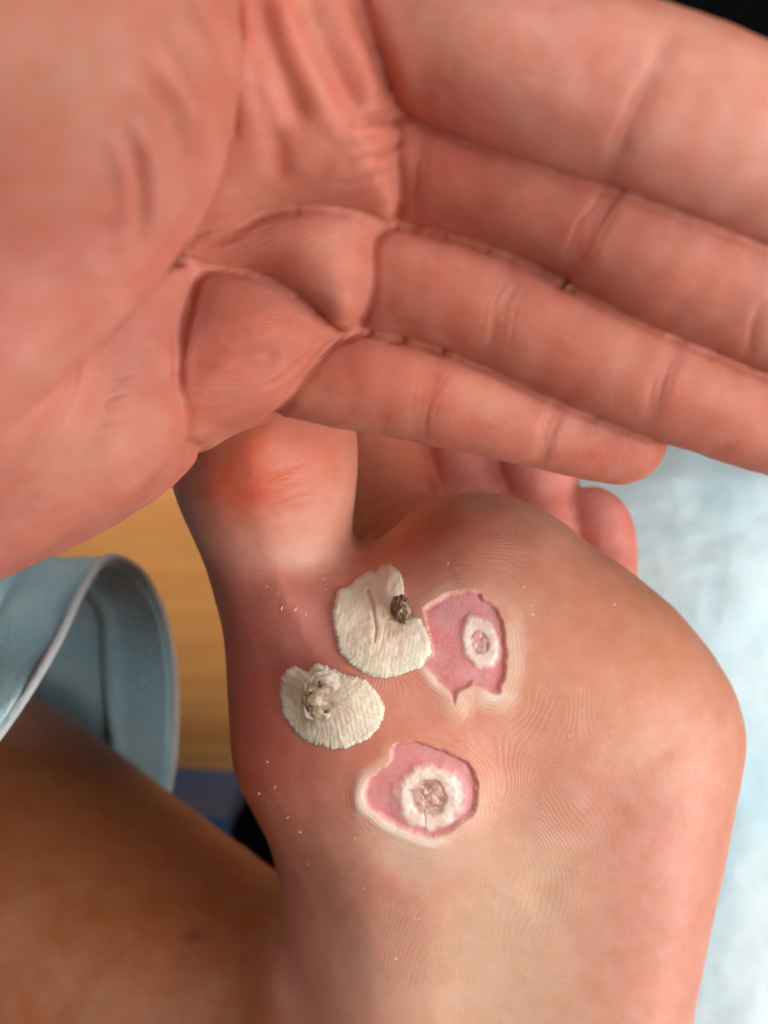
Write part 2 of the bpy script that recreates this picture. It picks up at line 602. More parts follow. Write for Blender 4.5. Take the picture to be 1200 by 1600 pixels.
# ------------------------------------------------------------------ fleece lap on the right
def build_fleece():
    fld = Field((-3, -34, -24), (18, 6, -6), 0.24)
    fld.chain([(1050, 995, -14.2, 5.55), (1075, 1300, -14.4, 5.9), (1120, 1900, -15, 6.6), (1150, 2400, -15.5, 6.8)], 0, 0.3)
    V, Fq = fld.mesh(); V = relax(V, edges_of(Fq), 4)
    me = mesh_from('fleece_blanket', V, Fq)
    refine(me, in_frame(150))
    V = get_v(me); N = get_n(me)
    d = 0.22 * fbm(V[:, 0] * 0.45, V[:, 1] * 0.45, V[:, 2] * 0.45, 3) + 0.05 * fbm(V[:, 0] * 1.9, V[:, 1] * 1.9, V[:, 2] * 1.9, 7, 3)
    set_v(me, V + N * d[:, None])
    V = get_v(me); N = get_n(me)
    o = link_mesh('fleece_blanket', me, M_FLEECE)
    tag(o, 'fuzzy pale blue and white fleece lying behind the foot on the right', 'blanket')


build_fleece()


# ------------------------------------------------------------------ bare leg and trouser cuff on the left
LEG = [(-420, 1170, -9.5, 5.0), (-100, 1385, -8.8, 4.9), (60, 1500, -8.3, 4.75), (330, 1690, -7.4, 4.5), (560, 1850, -6.8, 4.4)]


def build_cuff():
    rim_px = [(-150, 1330, -1.6), (0, 1138, -2.2), (80, 1012, -3.4), (128, 915, -4.8), (168, 872, -6.2), (222, 902, -8.2), (258, 985, -10.0),
              (270, 1100, -11.4), (258, 1240, -12.4), (200, 1420, -13.4), (0, 1650, -13.2), (-200, 1640, -9.0), (-240, 1500, -4.0)]
    rim = catmull([P(*p) for p in rim_px], 8, True)
    n = len(rim); cen = rim.mean(0)
    axis = np.array([-1.0, 0.06, -0.10])
    ss = [0, 0.12, 0.3, 0.6, 0.9, 1.15, 1.28, 1.40, 1.52, 1.65, 1.9, 2.4, 3.2, 4.2, 5.5, 7, 9, 11.5, 14]
    rng_ang = np.arange(n) / n * 2 * math.pi
    rows = []
    for s in ss:
        out = (rim - cen); out = out / np.linalg.norm(out, axis=1)[:, None]
        gro = -0.16 * math.exp(-((s - 1.40) / 0.12) ** 2) + 0.05 * math.exp(-((s - 0.6) / 0.5) ** 2)
        wob = 0.22 * np.sin(rng_ang * 5 + s * 0.7) * min(1, s / 3) + 0.14 * noise(np.cos(rng_ang) * 3 + s * 0.5, np.sin(rng_ang) * 3, None, 4)
        grow = 0.12 * min(s, 3)
        rows.append(rim + axis * s + out * (gro + wob * 1.2 - grow * 0.3)[:, None])
    V = np.concatenate(rows)
    Fq = []
    for r in range(len(ss) - 1):
        for i in range(n):
            j = (i + 1) % n
            Fq.append((r * n + i, (r + 1) * n + i, (r + 1) * n + j, r * n + j))
    root = bpy.data.objects.new('trouser_leg', None); COL.objects.link(root)
    tag(root, 'light blue trouser cuff with pale hem turned open around the bare leg', 'trousers')
    me = mesh_from('fabric', V, Fq)
    bm = bmesh.new(); bm.from_mesh(me); bmesh.ops.recalc_face_normals(bm, faces=bm.faces); bm.to_mesh(me); bm.free()
    o = link_mesh('fabric', me, M_CUFF, root)
    md = o.modifiers.new('thick', 'SOLIDIFY'); md.thickness = 0.0022; md.offset = 0
    md = o.modifiers.new('sub', 'SUBSURF'); md.levels = 1; md.render_levels = 2
    # pale rolled edge along the opening
    k = 8; tv = []; tf = []
    tang = np.roll(rim, -1, 0) - np.roll(rim, 1, 0); tang /= np.linalg.norm(tang, axis=1)[:, None]
    a = np.cross(tang, axis); a /= np.linalg.norm(a, axis=1)[:, None]; b = np.cross(tang, a)
    rad = 0.10
    for i in range(n):
        for q in range(k):
            t = 2 * math.pi * q / k
            tv.append(rim[i] + rad * (math.cos(t) * a[i] + math.sin(t) * b[i]) + np.array([0.05, 0, 0.0]))
    for i in range(n):
        for q in range(k):
            tf.append((i * k + q, ((i + 1) % n) * k + q, ((i + 1) % n) * k + (q + 1) % k, i * k + (q + 1) % k))
    me = mesh_from('hem', np.array(tv), tf)
    bm = bmesh.new(); bm.from_mesh(me); bmesh.ops.recalc_face_normals(bm, faces=bm.faces); bm.to_mesh(me); bm.free()
    link_mesh('hem', me, M_HEM, root)


build_cuff()


# ------------------------------------------------------------------ foot
LES1 = [(662, 952), (680, 938), (697, 929), (718, 924), (735, 923), (750, 926), (754, 935), (768, 943), (778, 955), (786, 972), (790, 995), (791, 1015), (791, 1040),
        (788, 1060), (783, 1072), (782, 1082), (776, 1085), (768, 1083), (755, 1075), (745, 1070), (738, 1068), (732, 1074), (722, 1078), (716, 1082), (712, 1092),
        (709, 1103), (706, 1092), (700, 1080), (692, 1074), (684, 1066), (675, 1055), (662, 1040), (661, 1035), (672, 1023), (674, 1012), (670, 990), (665, 972)]
LES2 = [(615, 1162), (650, 1157), (667, 1162), (693, 1171), (715, 1181), (728, 1188), (739, 1201), (746, 1221), (746, 1234), (745, 1251), (740, 1269), (730, 1278),
        (713, 1290), (704, 1297), (693, 1303), (676, 1309), (661, 1308), (646, 1303), (633, 1297), (615, 1290), (602, 1282), (585, 1269), (570, 1256), (567, 1240), (571, 1225),
        (576, 1214), (585, 1209), (596, 1199), (607, 1191), (611, 1178)]
FOOT_OUT = [(262, 702), (272, 645), (310, 585), (380, 560), (450, 560), (510, 590), (544, 640), (552, 700), (549, 770), (545, 815), (548, 838), (566, 845), (590, 841), (612, 826),
            (645, 795), (690, 772), (740, 765), (800, 772), (870, 800), (930, 845), (1000, 895), (1062, 945), (1120, 1012), (1163, 1080), (1182, 1150), (1178, 1215),
            (1164, 1290), (1148, 1380), (1131, 1480), (1112, 1600), (1090, 1750), (1060, 1950), (1050, 2150), (1020, 2320), (930, 2450), (790, 2490), (640, 2440),
            (550, 2300), (515, 2100), (480, 1900), (440, 1700), (425, 1560), (412, 1450), (396, 1362), (374, 1295), (350, 1230), (341, 1150), (337, 1070), (329, 970), (313, 870), (280, 787)]


def build_foot():
    fld = Field((-12.6, -18.5, -15.4), (7.4, 3.4, 1.6), 0.09)

    def zc(x, y, d):
        px = 600 + x * 98; py = 800 - y * 98
        z = -2.05 - 0.35 * smooth01(py, 1250, 1700) + 0.0 * px
        z = z - 1.0 * smooth01(-px, -700, -400) * smooth01(py, 1240, 1520)
        z = z - 0.45 * smooth01(-px, -590, -370) * smooth01(py, 900, 1050)
        z = z + 0.60 * smooth01(-py, -860, -600) * smooth01(-px, -610, -540)      # toe is pulled up against the hand
        return z

    def hh(x, y, d):
        px = 600 + x * 98; py = 800 - y * 98
        h = 1.9 + 0 * x
        g = lambda cx, cy, sx, sy: np.exp(-(((px - cx) / sx) ** 2 + ((py - cy) / sy) ** 2))
        h += 0.30 * g(640, 1130, 200, 230)           # pad under the big toe joint
        h += 0.22 * g(960, 1080, 190, 200)           # pad along the outer side
        h += 0.34 * g(412, 715, 115, 75)             # toe pulp
        h -= 0.30 * g(430, 880, 140, 55)             # crease under the toe
        h -= 0.55 * g(700, 1620, 260, 230)           # arch
        h -= 0.10 * g(800, 1250, 70, 150)
        h += 0.12 * g(1080, 1500, 90, 260)
        h += 0.5 * g(780, 2280, 260, 200)
        return np.clip(h, 0.7, 3)

    fld.slab(catmull(FOOT_OUT, 3), -1.3, zc, hh, 2.3, 0)
    fld.chain([(436, 880, -2.3, 0.95), (424, 815, -1.75, 1.2), (412, 735, -1.38, 1.39), (411, 670, -1.35, 1.36), (415, 620, -1.5, 1.25)], 0.55, 0.2)
    # lesser toes, bent back behind the ball
    fld.chain([(640, 885, -3.2, 1.0), (606, 775, -5.8, 1.15), (600, 610, -7.2, 1.1)], 0.28, 0.2)
    fld.chain([(745, 860, -3.2, .8), (748, 785, -4.9, 0.78), (735, 700, -5.6, 0.80), (715, 620, -5.9, 0.76)], 0.20, 0.2)
    fld.chain([(840, 880, -3.2, .75), (850, 800, -3.9, 0.66), (845, 735, -4.2, 0.70), (820, 660, -4.6, 0.66)], 0.16, 0.2)
    fld.chain([(930, 930, -3.2, .75), (945, 870, -3.5, 0.62), (938, 822, -3.6, 0.60), (925, 800, -3.7, 0.50)], 0.12, 0.2)
    fld.chain(LEG, 2.4, 0.3)                        # the leg behind runs into the inner side of the foot
    for ax in range(3):
        for e in (0, -1):
            sl = [slice(None)] * 3; sl[ax] = e
            fld.f[tuple(sl)] = np.maximum(fld.f[tuple(sl)], 0.02)
    # ankle leaving the far side
    fld.cone(P(760, 2150, -4), P(700, 2100, -9), 2.6, 2.4, 1.2)
    V, Fq = fld.mesh(); V = relax(V, edges_of(Fq), 6)
    me = mesh_from('foot', V, Fq)
    refine(me, lambda V: in_frame(20)(V) & (V[:, 2] > -5))

    def near_lesions(pad):
        l1 = catmull(LES1, 1); l2 = catmull(LES2, 1)
        def fn(V):
            x, y = to_px(V)
            r = (x > 540 - pad) & (x < 840 + pad) & (y > 900 - pad) & (y < 1370 + pad) & (V[:, 2] > -1.5)
            d = np.full(len(V), 1e3)
            i = np.nonzero(r)[0]
            d[i] = np.minimum(poly_dist(x[i], y[i], l1), poly_dist(x[i], y[i], l2))
            return d < pad
        return fn
    refine(me, near_lesions(46))
    refine(me, near_lesions(26))
    V = get_v(me); N = get_n(me)
    x, y = to_px(V)
    vis, facing = visible(V, N)
    disp = np.zeros(len(V))
    n0 = fbm(V[:, 0] * 0.8, V[:, 1] * 0.8, V[:, 2] * 0.8, 3)
    n1 = fbm(V[:, 0] * 2.2, V[:, 1] * 2.2, V[:, 2] * 2.2, 13)
    disp += 0.03 * n0 + 0.012 * n1

    # skin colour -----------------------------------------------------------
    base = np.array([0.64, 0.29, 0.21])
    pale = np.array([0.68, 0.47, 0.33])
    red = np.array([0.62, 0.135, 0.068])
    pink = np.array([0.62, 0.235, 0.20])
    C = np.tile(base, (len(V), 1))
    def mix(col, w):
        nonlocal C
        w = np.clip(w, 0, 1)[:, None]; C = C * (1 - w) + col * w
    g = lambda cx, cy, sx, sy: np.exp(-(((x - cx) / sx) ** 2 + ((y - cy) / sy) ** 2))
    mix(pale, 0.6 * g(830, 1360, 130, 200) + 0.5 * g(740, 1560, 190, 160) + 0.25 * g(1000, 1150, 100, 80))
    mix(pale * 0.95, 0.75 * g(450, 870, 90, 42))
    mix(red, 0.9 * g(375, 770, 85, 40) + 0.9 * g(420, 700, 150, 65))
    mix(red, 0.35 * g(690, 830, 120, 50) + 0.30 * g(640, 1180, 240, 120))
    dl = np.full(len(V), 9.0)                       # distance to the leg's own surface: leg skin is tanned
    lp = catmull(LEG, 4, False)
    for p, q in zip(lp[:-1], lp[1:]):
        a = P(*p[:3]); e = P(*q[:3]) - a
        t = np.clip(((V - a) @ e) / (e @ e), 0, 1)
        dl = np.minimum(dl, np.linalg.norm(V - a - t[:, None] * e, axis=1) - (p[3] + (q[3] - p[3]) * t))
    tan = (1 - smooth01(dl, 0.3, 1.5)) * smooth01(y, 1050, 1200)
    mix(np.array([0.29, 0.092, 0.032]), tan)
    mole = np.exp(-(((x - 303) / 16) ** 2 + ((y - 1462) / 9) ** 2) * (1 + 0.5 * noise(x / 9, y / 9)))
    C *= (1 - 0.5 * mole[:, None])
    mix(np.array([0.60, 0.13, 0.085]), 0.9 * g(395, 1100, 95, 240))  # shaded inner flank: redder cast of the shade put into the colour
    mix(pink, 0.6 * g(480, 1000, 110, 150) + 0.2 * g(1000, 1420, 90, 200) + 0.3 * g(930, 900, 100, 80))
    mix(np.array([0.64, 0.27, 0.145]), 0.65 * g(960, 1000, 190, 150))
    mix(np.array([0.60, 0.22, 0.17]), 0.22 * g(1040, 1420, 110, 200) + 0.3 * g(900, 1250, 120, 70))
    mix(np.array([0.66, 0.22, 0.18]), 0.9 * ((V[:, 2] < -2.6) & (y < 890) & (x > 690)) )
    mix(np.array([0.62, 0.18, 0.11]), 0.9 * ((V[:, 2] < -2.4) & (y < 850) & (x > 545) & (x <= 690)))  # second toe: redder cast of its shade put into the colour
    C *= (1 + 0.05 * n0 + 0.03 * n1)[:, None]
    C[:, 1:] *= (1 - 0.05 * fbm(V[:, 0] * 1.3, V[:, 1] * 1.3, V[:, 2] * 1.3, 31))[:, None]

    # lesions ---------------------------------------------------------------
    near = np.nonzero((x > 440) & (x < 1000) & (y > 800) & (y < 1500) & (facing > 0.05) & (V[:, 2] > -2.2))[0]
    xn, yn = x[near], y[near]
    d1 = poly_dist(xn, yn, catmull(LES1, 2)); d2 = poly_dist(xn, yn, catmull(LES2, 2))
    jag = 1.3 * noise(xn / 9, yn / 9, None, 5) + 0.35 * noise(xn / 3.5, yn / 3.5, None, 6)
    j1 = d1 + jag; j2 = d2 + jag
    dn = np.zeros(len(near)); Cn = C[near].copy()

    def mixn(col, w):
        nonlocal Cn
        w = np.clip(w, 0, 1)[:, None]; Cn = Cn * (1 - w) + np.asarray(col) * w
    # thickened pale skin around both
    cream = np.array([0.74, 0.55, 0.42]); white = np.array([0.82, 0.67, 0.58]); dermis = np.array([0.65, 0.26, 0.26])
    gn = lambda cx, cy, sx, sy: np.exp(-(((xn - cx) / sx) ** 2 + ((yn - cy) / sy) ** 2))
    nb = noise(xn / 14, yn / 14, None, 9)
    mixn(cream, 0.95 * smooth01(-d1, -42, -8) * np.clip(gn(840, 1010, 60, 110) + gn(760, 1100, 70, 30) * 1.1 + gn(690, 930, 45, 30) * 0.6, 0, 1) * (0.85 + 0.3 * nb))
    mixn(white, 0.85 * smooth01(-d1, -16, -3) * np.clip(gn(668, 1070, 32, 32) + 0.8 * gn(770, 1094, 40, 16), 0, 1))
    mixn(np.array([0.68, 0.49, 0.37]), 0.9 * smooth01(-d2, -95, -20) * np.clip(gn(640, 1370, 110, 75), 0, 1))
    mixn(cream * np.array([0.98, 0.95, 0.85]), 0.8 * smooth01(-d2, -38, -14) * np.clip(gn(630, 1325, 70, 40), 0, 1))
    mixn(cream, 0.55 * smooth01(-d2, -24, -4) * np.clip(gn(590, 1190, 40, 30) + gn(745, 1270, 40, 60) * .7, 0, 1))
    mixn(white, smooth01(-d2, -19 - 4 * nb, -6) * np.clip(gn(560, 1250, 26, 46) + gn(600, 1298, 45, 26) + gn(665, 1322, 45, 20), 0, 1))
    ridge_u = smin(d1, d2, 70.0)
    # crater with a steep torn wall
    ins1 = smooth01(-j1, -2.0, 6.0); ins2 = smooth01(-j2, -2.0, 6.0)
    dn += -0.040 * ins1 - 0.038 * ins2
    dn += 0.035 * np.exp(-(np.maximum(d1, 0) / 22) ** 2) * (1 - ins1) + 0.045 * np.exp(-(np.maximum(d2, 0) / 24) ** 2) * (1 - ins2)
    dn += 0.016 * np.exp(-((d2 - 8) / 8) ** 2) * np.clip(gn(560, 1250, 30, 50) + gn(600, 1298, 50, 30) + gn(665, 1322, 50, 24), 0, 1)
    der = dermis[None, :] * (1 + 0.08 * noise(xn / 18, yn / 18, None, 21) + 0.05 * noise(xn / 4, yn / 4, None, 22))[:, None]
    der[:, 1:] *= (1 + 0.13 * noise(xn / 25, yn / 25, None, 23))[:, None]
    w = np.maximum(ins1, ins2)[:, None]; Cn = Cn * (1 - w) + der * w
    # faint ridge pattern left on the bare bed
    st = np.sin((xn * 0.95 + yn * 0.30) / 6.0 * 2 * math.pi + 1.2 * nb)
    bed = np.maximum(ins1, ins2)
    dn += 0.0015 * st * ins1 * (0.5 + 0.5 * noise(xn / 12, yn / 12, None, 24))
    Cn *= (1 + 0.015 * st * ins1)[:, None]
    speck = smooth01(noise(xn / 3.2, yn / 3.2, None, 25), 0.62, 0.85) * bed
    mixn([0.74, 0.42, 0.40], 0.3 * speck)
    # torn white crumbs along the rim
    crumb = smooth01(noise(xn / 3.5, yn / 3.5, None, 27) + 0.35 * nb, 0.28, 0.6)
    edge = np.exp(-((np.minimum(j1, j2) + 1) / 3.2) ** 2)
    mixn([0.78, 0.52, 0.44], 0.6 * edge * crumb); dn += 0.006 * edge * crumb

    def ring(cx, cy, rx, ry, ang, inner, h, cracks):
        nonlocal dn
        ca, sa = math.cos(ang), math.sin(ang)
        u = ((xn - cx) * ca + (yn - cy) * sa) / rx; v = (-(xn - cx) * sa + (yn - cy) * ca) / ry
        r = np.sqrt(u * u + v * v) + 0.06 * noise(xn / 12, yn / 12, None, 40) + 0.025 * noise(xn / 5, yn / 5, None, 41)
        mid = 0.5 * (1 + inner)
        w_out = smooth01(-r, -1.10, -0.80)
        dn += h * np.exp(-((r - mid) / (0.62 * (1 - inner))) ** 2) + 0.02 * w_out
        dn += 0.004 * noise(xn / 5, yn / 5, None, 43) * w_out
        mixn([0.80, 0.62, 0.53], w_out)
        mixn([0.88, 0.77, 0.69], 0.7 * w_out * smooth01(noise(xn / 7, yn / 7, None, 45), 0.0, 0.5))
        pit = smooth01(-r, -inner * 1.0, -inner * 0.8)
        dn -= 0.022 * pit
        mixn([0.58, 0.37, 0.31] if cracks else [0.66, 0.36, 0.33], 0.9 * pit)
        rimw = np.exp(-((r - inner * 0.88) / 0.07) ** 2)
        mixn([0.42, 0.20, 0.16], 0.35 * rimw)
        if cracks:
            core = smooth01(-r, -0.62, -0.30)
            c1 = smooth01(noise(xn / 10, yn / 10, None, 47) + 0.5 * noise(xn / 4, yn / 4, None, 48), -0.3, 0.4) * core
            mixn([0.37, 0.16, 0.095], 0.8 * c1); dn -= 0.014 * c1
            lump = smooth01(noise(xn / 8, yn / 8, None, 51), 0.15, 0.6) * pit
            mixn([0.74, 0.50, 0.42], 0.6 * lump); dn += 0.012 * lump
            cr = poly_dist(xn, yn, np.array([(664, 1256), (663, 1272), (665, 1290)]), False)
            mixn([0.45, 0.25, 0.22], 0.4 * np.exp(-(cr / 1.6) ** 2)); dn -= 0.012 * np.exp(-(cr / 2.0) ** 2)
        else:
            lump = smooth01(noise(xn / 7, yn / 7, None, 53), -0.1, 0.5) * pit
            mixn([0.72, 0.42, 0.40], 0.6 * lump); dn += 0.02 * lump
    ring(750, 1003, 29, 43, math.radians(-20), 0.50, 0.035, False)
    ring(670, 1246, 53, 51, 0.2, 0.60, 0.04, True)
    C[near] = Cn
    disp[near] += dn
    vis = ((facing > 0.0) & (V[:, 2] > -3)).astype(float)
    # shallow flexion lines under the toe
    for pts, wd, dp in (([(300, 790), (360, 812), (430, 805), (500, 790)], 12, 0.02), ([(400, 768), (450, 745), (510, 742), (545, 752)], 4, 0.018),
                        ([(420, 780), (460, 762), (515, 758)], 4, 0.016), ([(430, 795), (470, 777), (520, 775)], 4, 0.014), ([(430, 755), (470, 732), (525, 735)], 4, 0.014),
                        ([(900, 1260), (980, 1210), (1050, 1170)], 16, 0.02), ([(820, 1420), (900, 1330), (990, 1260)], 30, 0.04)):
        dd, tt = poly_dist(x, y, catmull(pts, 4, False), False, True)
        disp -= dp * np.exp(-(dd / wd) ** 2) * np.minimum(1, 6 * np.minimum(tt, 1 - tt) + 0.1) * vis
    V = V + N * disp[:, None]
    set_v(me, V)
    # ridge phase -----------------------------------------------------------
    u = np.zeros(len(V)); mk = np.zeros(len(V))
    a1 = poly_dist(x, y, catmull(LES1, 1)); a2 = poly_dist(x, y, catmull(LES2, 1))
    dm = smin(a1, a2, 70.0)
    flow = 0.95 * np.sqrt((x - 690) ** 2 + 3600) - 0.18 * y + 40 * noise(x / 170, y / 170, None, 66)
    wl = smooth01(-dm, -110, -25)
    u = (dm * wl + flow * (1 - wl) + 12 * noise(x / 130, y / 130, None, 61) + 4 * noise(x / 40, y / 40, None, 62)) / 6.6
    mk = vis * smooth01(-dm, -330, -40) * smooth01(dm, 0, 8) * np.clip(0.35 + 0.75 * noise(x / 80, y / 80, None, 63), 0, 1)
    mk = np.maximum(mk, vis * 0.45 * smooth01(-dm, -70, -15) * smooth01(dm, 1, 8))
    toe = g(440, 760, 120, 80)
    u = np.where(toe > 0.25, (0.55 * x + y * 0.9 + 20 * noise(x / 80, y / 80, None, 65)) / 6.0, u)
    mk = np.where(toe > 0.25, 0.8 * (toe - 0.25) * vis, mk)
    mk *= 1 - smooth01(x, 900, 1050) * 0.7
    set_color(me, C); set_float(me, 'ridge', u); set_float(me, 'ridge_mask', np.clip(mk, 0, 1))
    wet = np.zeros(len(V)); wet[near] = bed; set_float(me, 'wet', wet)
    vv = [Vector(v) for v in V.tolist()]
    bvh = BVHTree.FromPolygons(vv, [tuple(p.vertices) for p in me.polygons])
    o = link_mesh('foot', me, M_FOOT)
    tag(o, 'bare foot and tanned leg, sole showing two pink peeled spots', 'foot')
    return bvh


FOOT = build_foot()


def drop(x, y):
    h = FOOT.ray_cast(Vector((x, y, 3.0)), Vector((0, 0, -1)))
    return (h[0].z, np.array(h[1])) if h[0] is not None else (None, None)


def at_foot(px, py):
    d = Vector(P(px, py, 0)) - Vector((0, 0, CAM_H))
    h = FOOT.ray_cast(Vector((0, 0, CAM_H)), d.normalized())
    return np.array(h[0]) if h[0] is not None else P(px, py, -0.2)


# ------------------------------------------------------------------ peeled wart discs lying on the sole
FLAP1 = [(607, 885), (618, 889), (627, 900), (631, 913), (632, 930), (634, 945), (638, 960), (646, 964), (656, 966), (664, 981), (671, 998), (673, 1017), (666, 1027), (659, 1039), (642, 1046),
         (623, 1053), (598, 1057), (579, 1053), (560, 1046), (543, 1034), (528, 1015), (524, 993), (519, 969), (521, 947), (528, 925), (543, 918), (557, 906), (574, 896), (586, 897), (594, 889)]
FLAP2 = [(434, 1070), (439, 1058), (449, 1051), (458, 1045), (468, 1050), (480, 1053), (492, 1040), (509, 1041), (519, 1048), (536, 1053), (553, 1056), (567, 1059), (579, 1068), (589, 1080),
         (598, 1094), (602, 1106), (598, 1121), (589, 1138), (574, 1152), (555, 1162), (538, 1169), (516, 1170), (492, 1167), (473, 1163), (456, 1150), (441, 1133), (433, 1111), (432, 1090)]


def build_flap(which, outline, label):
    poly = catmull(outline, 3)
    c = poly.mean(0)
    nr, na = 46, 240
    zc_ = at_foot(c[0], c[1])[2]
    # polar grid from the centre to the torn outline
    seg = np.concatenate([poly, poly[:1]]); L = np.concatenate([[0], np.cumsum(np.linalg.norm(np.diff(seg, axis=0), axis=1))])
    t = np.linspace(0, L[-1], na, endpoint=False)
    ox = np.interp(t, L, seg[:, 0]); oy = np.interp(t, L, seg[:, 1])
    tooth = 0.9 * np.sin(t / 6.6 * 2 * math.pi + 2 * noise(t / 30, t * 0)) + 1.6 * noise(t / 4, t * 0, None, 3)
    nx_, ny_ = ox - c[0], oy - c[1]; ln = np.hypot(nx_, ny_)
    ox = ox + nx_ / ln * tooth; oy = oy + ny_ / ln * tooth
    fr = np.linspace(0, 1, nr) ** 0.8
    gx = c[0] + np.outer(fr, ox - c[0]); gy = c[1] + np.outer(fr, oy - c[1])
    # one smooth plane-ish base taken from the sole so the disc lies on it
    base = np.zeros_like(gx); xy = np.zeros(gx.shape + (2,))
    for i in range(nr):
        for j in range(na):
            q = P(gx[i, j], gy[i, j], zc_ + 0.1)
            xy[i, j] = q[:2]
            if i % 5 == 0 or i == nr - 1:
                z, _ = drop(q[0], q[1]); base[i, j] = zc_ if z is None else z
    keys = [i for i in range(nr) if i % 5 == 0 or i == nr - 1]
    for j in range(na):
        base[:, j] = np.interp(np.arange(nr), keys, base[keys, j])
    e = (1 - np.outer(fr, np.ones(na)))
    edge_px = e * np.hypot(gx[-1] - c[0], gy[-1] - c[1])[None, :]
    X, Y = gx, gy
    g = lambda cx, cy, sx, sy: np.exp(-(((X - cx) / sx) ** 2 + ((Y - cy) / sy) ** 2))
    C = np.zeros(gx.shape + (3,)) + np.array([0.91, 0.725, 0.575])
    if which == 0:
        rp = (X * 0.985 + Y * 0.17 + 2.5 * noise(X / 30, Y / 30, None, 2)) / 6.6
        amp = 0.003 * (1 - 0.8 * g(612, 915, 32, 32)) * (0.6 + 0.4 * noise(X / 20, Y / 20, None, 5))
        dome = 0.07 + 0.08 * np.sin(np.clip(edge_px / 75, 0, 1) * math.pi / 2)
        dome += 0.05 * g(612, 905, 20, 28) - 0.035 * g(618, 960, 22, 22)
        cr = poly_dist(X, Y, np.array([(574, 925), (582, 945), (585, 965), (588, 982), (586, 1000)]), False)
        cw = 1.2 + 3.2 * g(580, 940, 10, 16)
        dome -= 0.04 * np.exp(-(cr / cw) ** 2)
        dome += 0.012 * np.exp(-((cr - 6) / 4) ** 2)
        w = (np.exp(-(cr / (cw + 1)) ** 2))[..., None]; C = C * (1 - 0.6 * w) + np.array([0.66, 0.36, 0.26]) * 0.6 * w
        w = 0.5 * g(610, 975, 26, 22)[..., None]; C = C * (1 - w) + np.array([0.60, 0.38, 0.22]) * w
        w = 0.5 * g(600, 905, 40, 30)[..., None]; C = C * (1 - w) + np.array([0.78, 0.60, 0.50]) * w
        curl = 0.05 * g(607, 885, 30, 20) + 0.05 * g(520, 960, 22, 40)
    else:
        rp = (X * 0.80 - Y * 0.25 + 2.5 * noise(X / 30, Y / 30, None, 2) + 0.0016 * (Y - 1100) ** 2) / 6.4
        amp = 0.0036 * (0.65 + 0.4 * noise(X / 20, Y / 20, None, 5)) * (1 - g(508, 1090, 40, 40))
        dome = 0.075 + 0.09 * np.sin(np.clip(edge_px / 60, 0, 1) * math.pi / 2)
        dome -= 0.05 * g(465, 1100, 26, 40)
        curl = 0.08 * g(445, 1055, 20, 20) + 0.06 * g(500, 1042, 26, 14)
        w = 0.45 * g(470, 1100, 30, 45)[..., None]; C = C * (1 - w) + np.array([0.60, 0.42, 0.27]) * w
        w = 0.8 * g(455, 1052, 14, 12)[..., None]; C = C * (1 - w) + np.array([0.85, 0.75, 0.66]) * w
    dome = dome * (0.45 + 0.55 * smooth01(edge_px, 0, 5)) + curl
    ridge = np.sin(rp * 2 * math.pi)
    dome = dome + amp * ridge + 0.010 * noise(X / 9, Y / 9, None, 8) + 0.005 * noise(X / 3, Y / 3, None, 9)
    C *= (1 + 0.03 * ridge + 0.06 * noise(X / 16, Y / 16, None, 11))[..., None]
    top = np.concatenate([xy, (base + dome)[..., None]], 2)
    bot = np.concatenate([xy, (base + 0.02 + curl * 0.9)[..., None]], 2)
    V = np.concatenate([top.reshape(-1, 3), bot.reshape(-1, 3)])
    CC = np.concatenate([C.reshape(-1, 3), C.reshape(-1, 3)])
    n = nr * na; Fq = []
    for i in range(nr - 1):
        for j in range(na):
            k = (j + 1) % na
            a, b, d, e_ = i * na + j, i * na + k, (i + 1) * na + k, (i + 1) * na + j
            Fq.append((a, b, d, e_)); Fq.append((n + e_, n + d, n + b, n + a))
    for j in range(na):
        k = (j + 1) % na; r = (nr - 1) * na
        Fq.append((r + j, r + k, n + r + k, n + r + j))
    me = bpy.data.meshes.new('disc'); me.from_pydata(V.tolist(), [], Fq)
    bm = bmesh.new(); bm.from_mesh(me)
    set_color(me, CC)
    set_float(me, 'ridge', np.concatenate([rp.ravel(), rp.ravel()])); set_float(me, 'ridge_mask', np.full(len(V), 0.0))
    bm.free(); bm = bmesh.new(); bm.from_mesh(me)
    bmesh.ops.remove_doubles(bm, verts=bm.verts, dist=0.0002); bmesh.ops.recalc_face_normals(bm, faces=bm.faces)
    bm.to_mesh(me); bm.free()
    root = bpy.data.objects.new('peeled_wart', None); COL.objects.link(root)
    tag(root, label, 'skin flake', 'peeled wart discs lying on the sole')
    link_mesh('disc', me, M_CALLUS, root)
    return root, base, dome


def blob(name, center, radii, col_fn, parent, rough=0.2, seed=0, tilt=None, fine=1.0, mound=False):
    bm = bmesh.new(); bmesh.ops.create_icosphere(bm, subdivisions=5, radius=1.0)
    me = bpy.data.meshes.new(name); bm.to_mesh(me); bm.free()
    V = get_v(me)
    r = 1 + rough * fbm(V[:, 0] * 2.2, V[:, 1] * 2.2, V[:, 2] * 2.2, seed, 4) + 0.5 * rough * noise(V[:, 0] * 7 * fine, V[:, 1] * 7 * fine, V[:, 2] * 7 * fine, seed + 9)
    W = V * r[:, None] * np.array(radii)
    if mound: W[:, 2] += 0.02 * smooth01(-np.hypot(V[:, 0] + 0.2, V[:, 1] - 0.1), -0.5, 0.0) - 0.04 * smooth01(np.hypot(V[:, 0], V[:, 1]), 0.6, 1.0)
    C = col_fn(V)
    if tilt is not None:
        R = np.array(tilt.to_matrix()); W = W @ R.T
    W = W + np.array(center)
    set_v(me, W)
    set_color(me, C); set_float(me, 'ridge', np.zeros(len(V))); set_float(me, 'ridge_mask', np.zeros(len(V)))
    return link_mesh(name, me, M_CORE, parent)


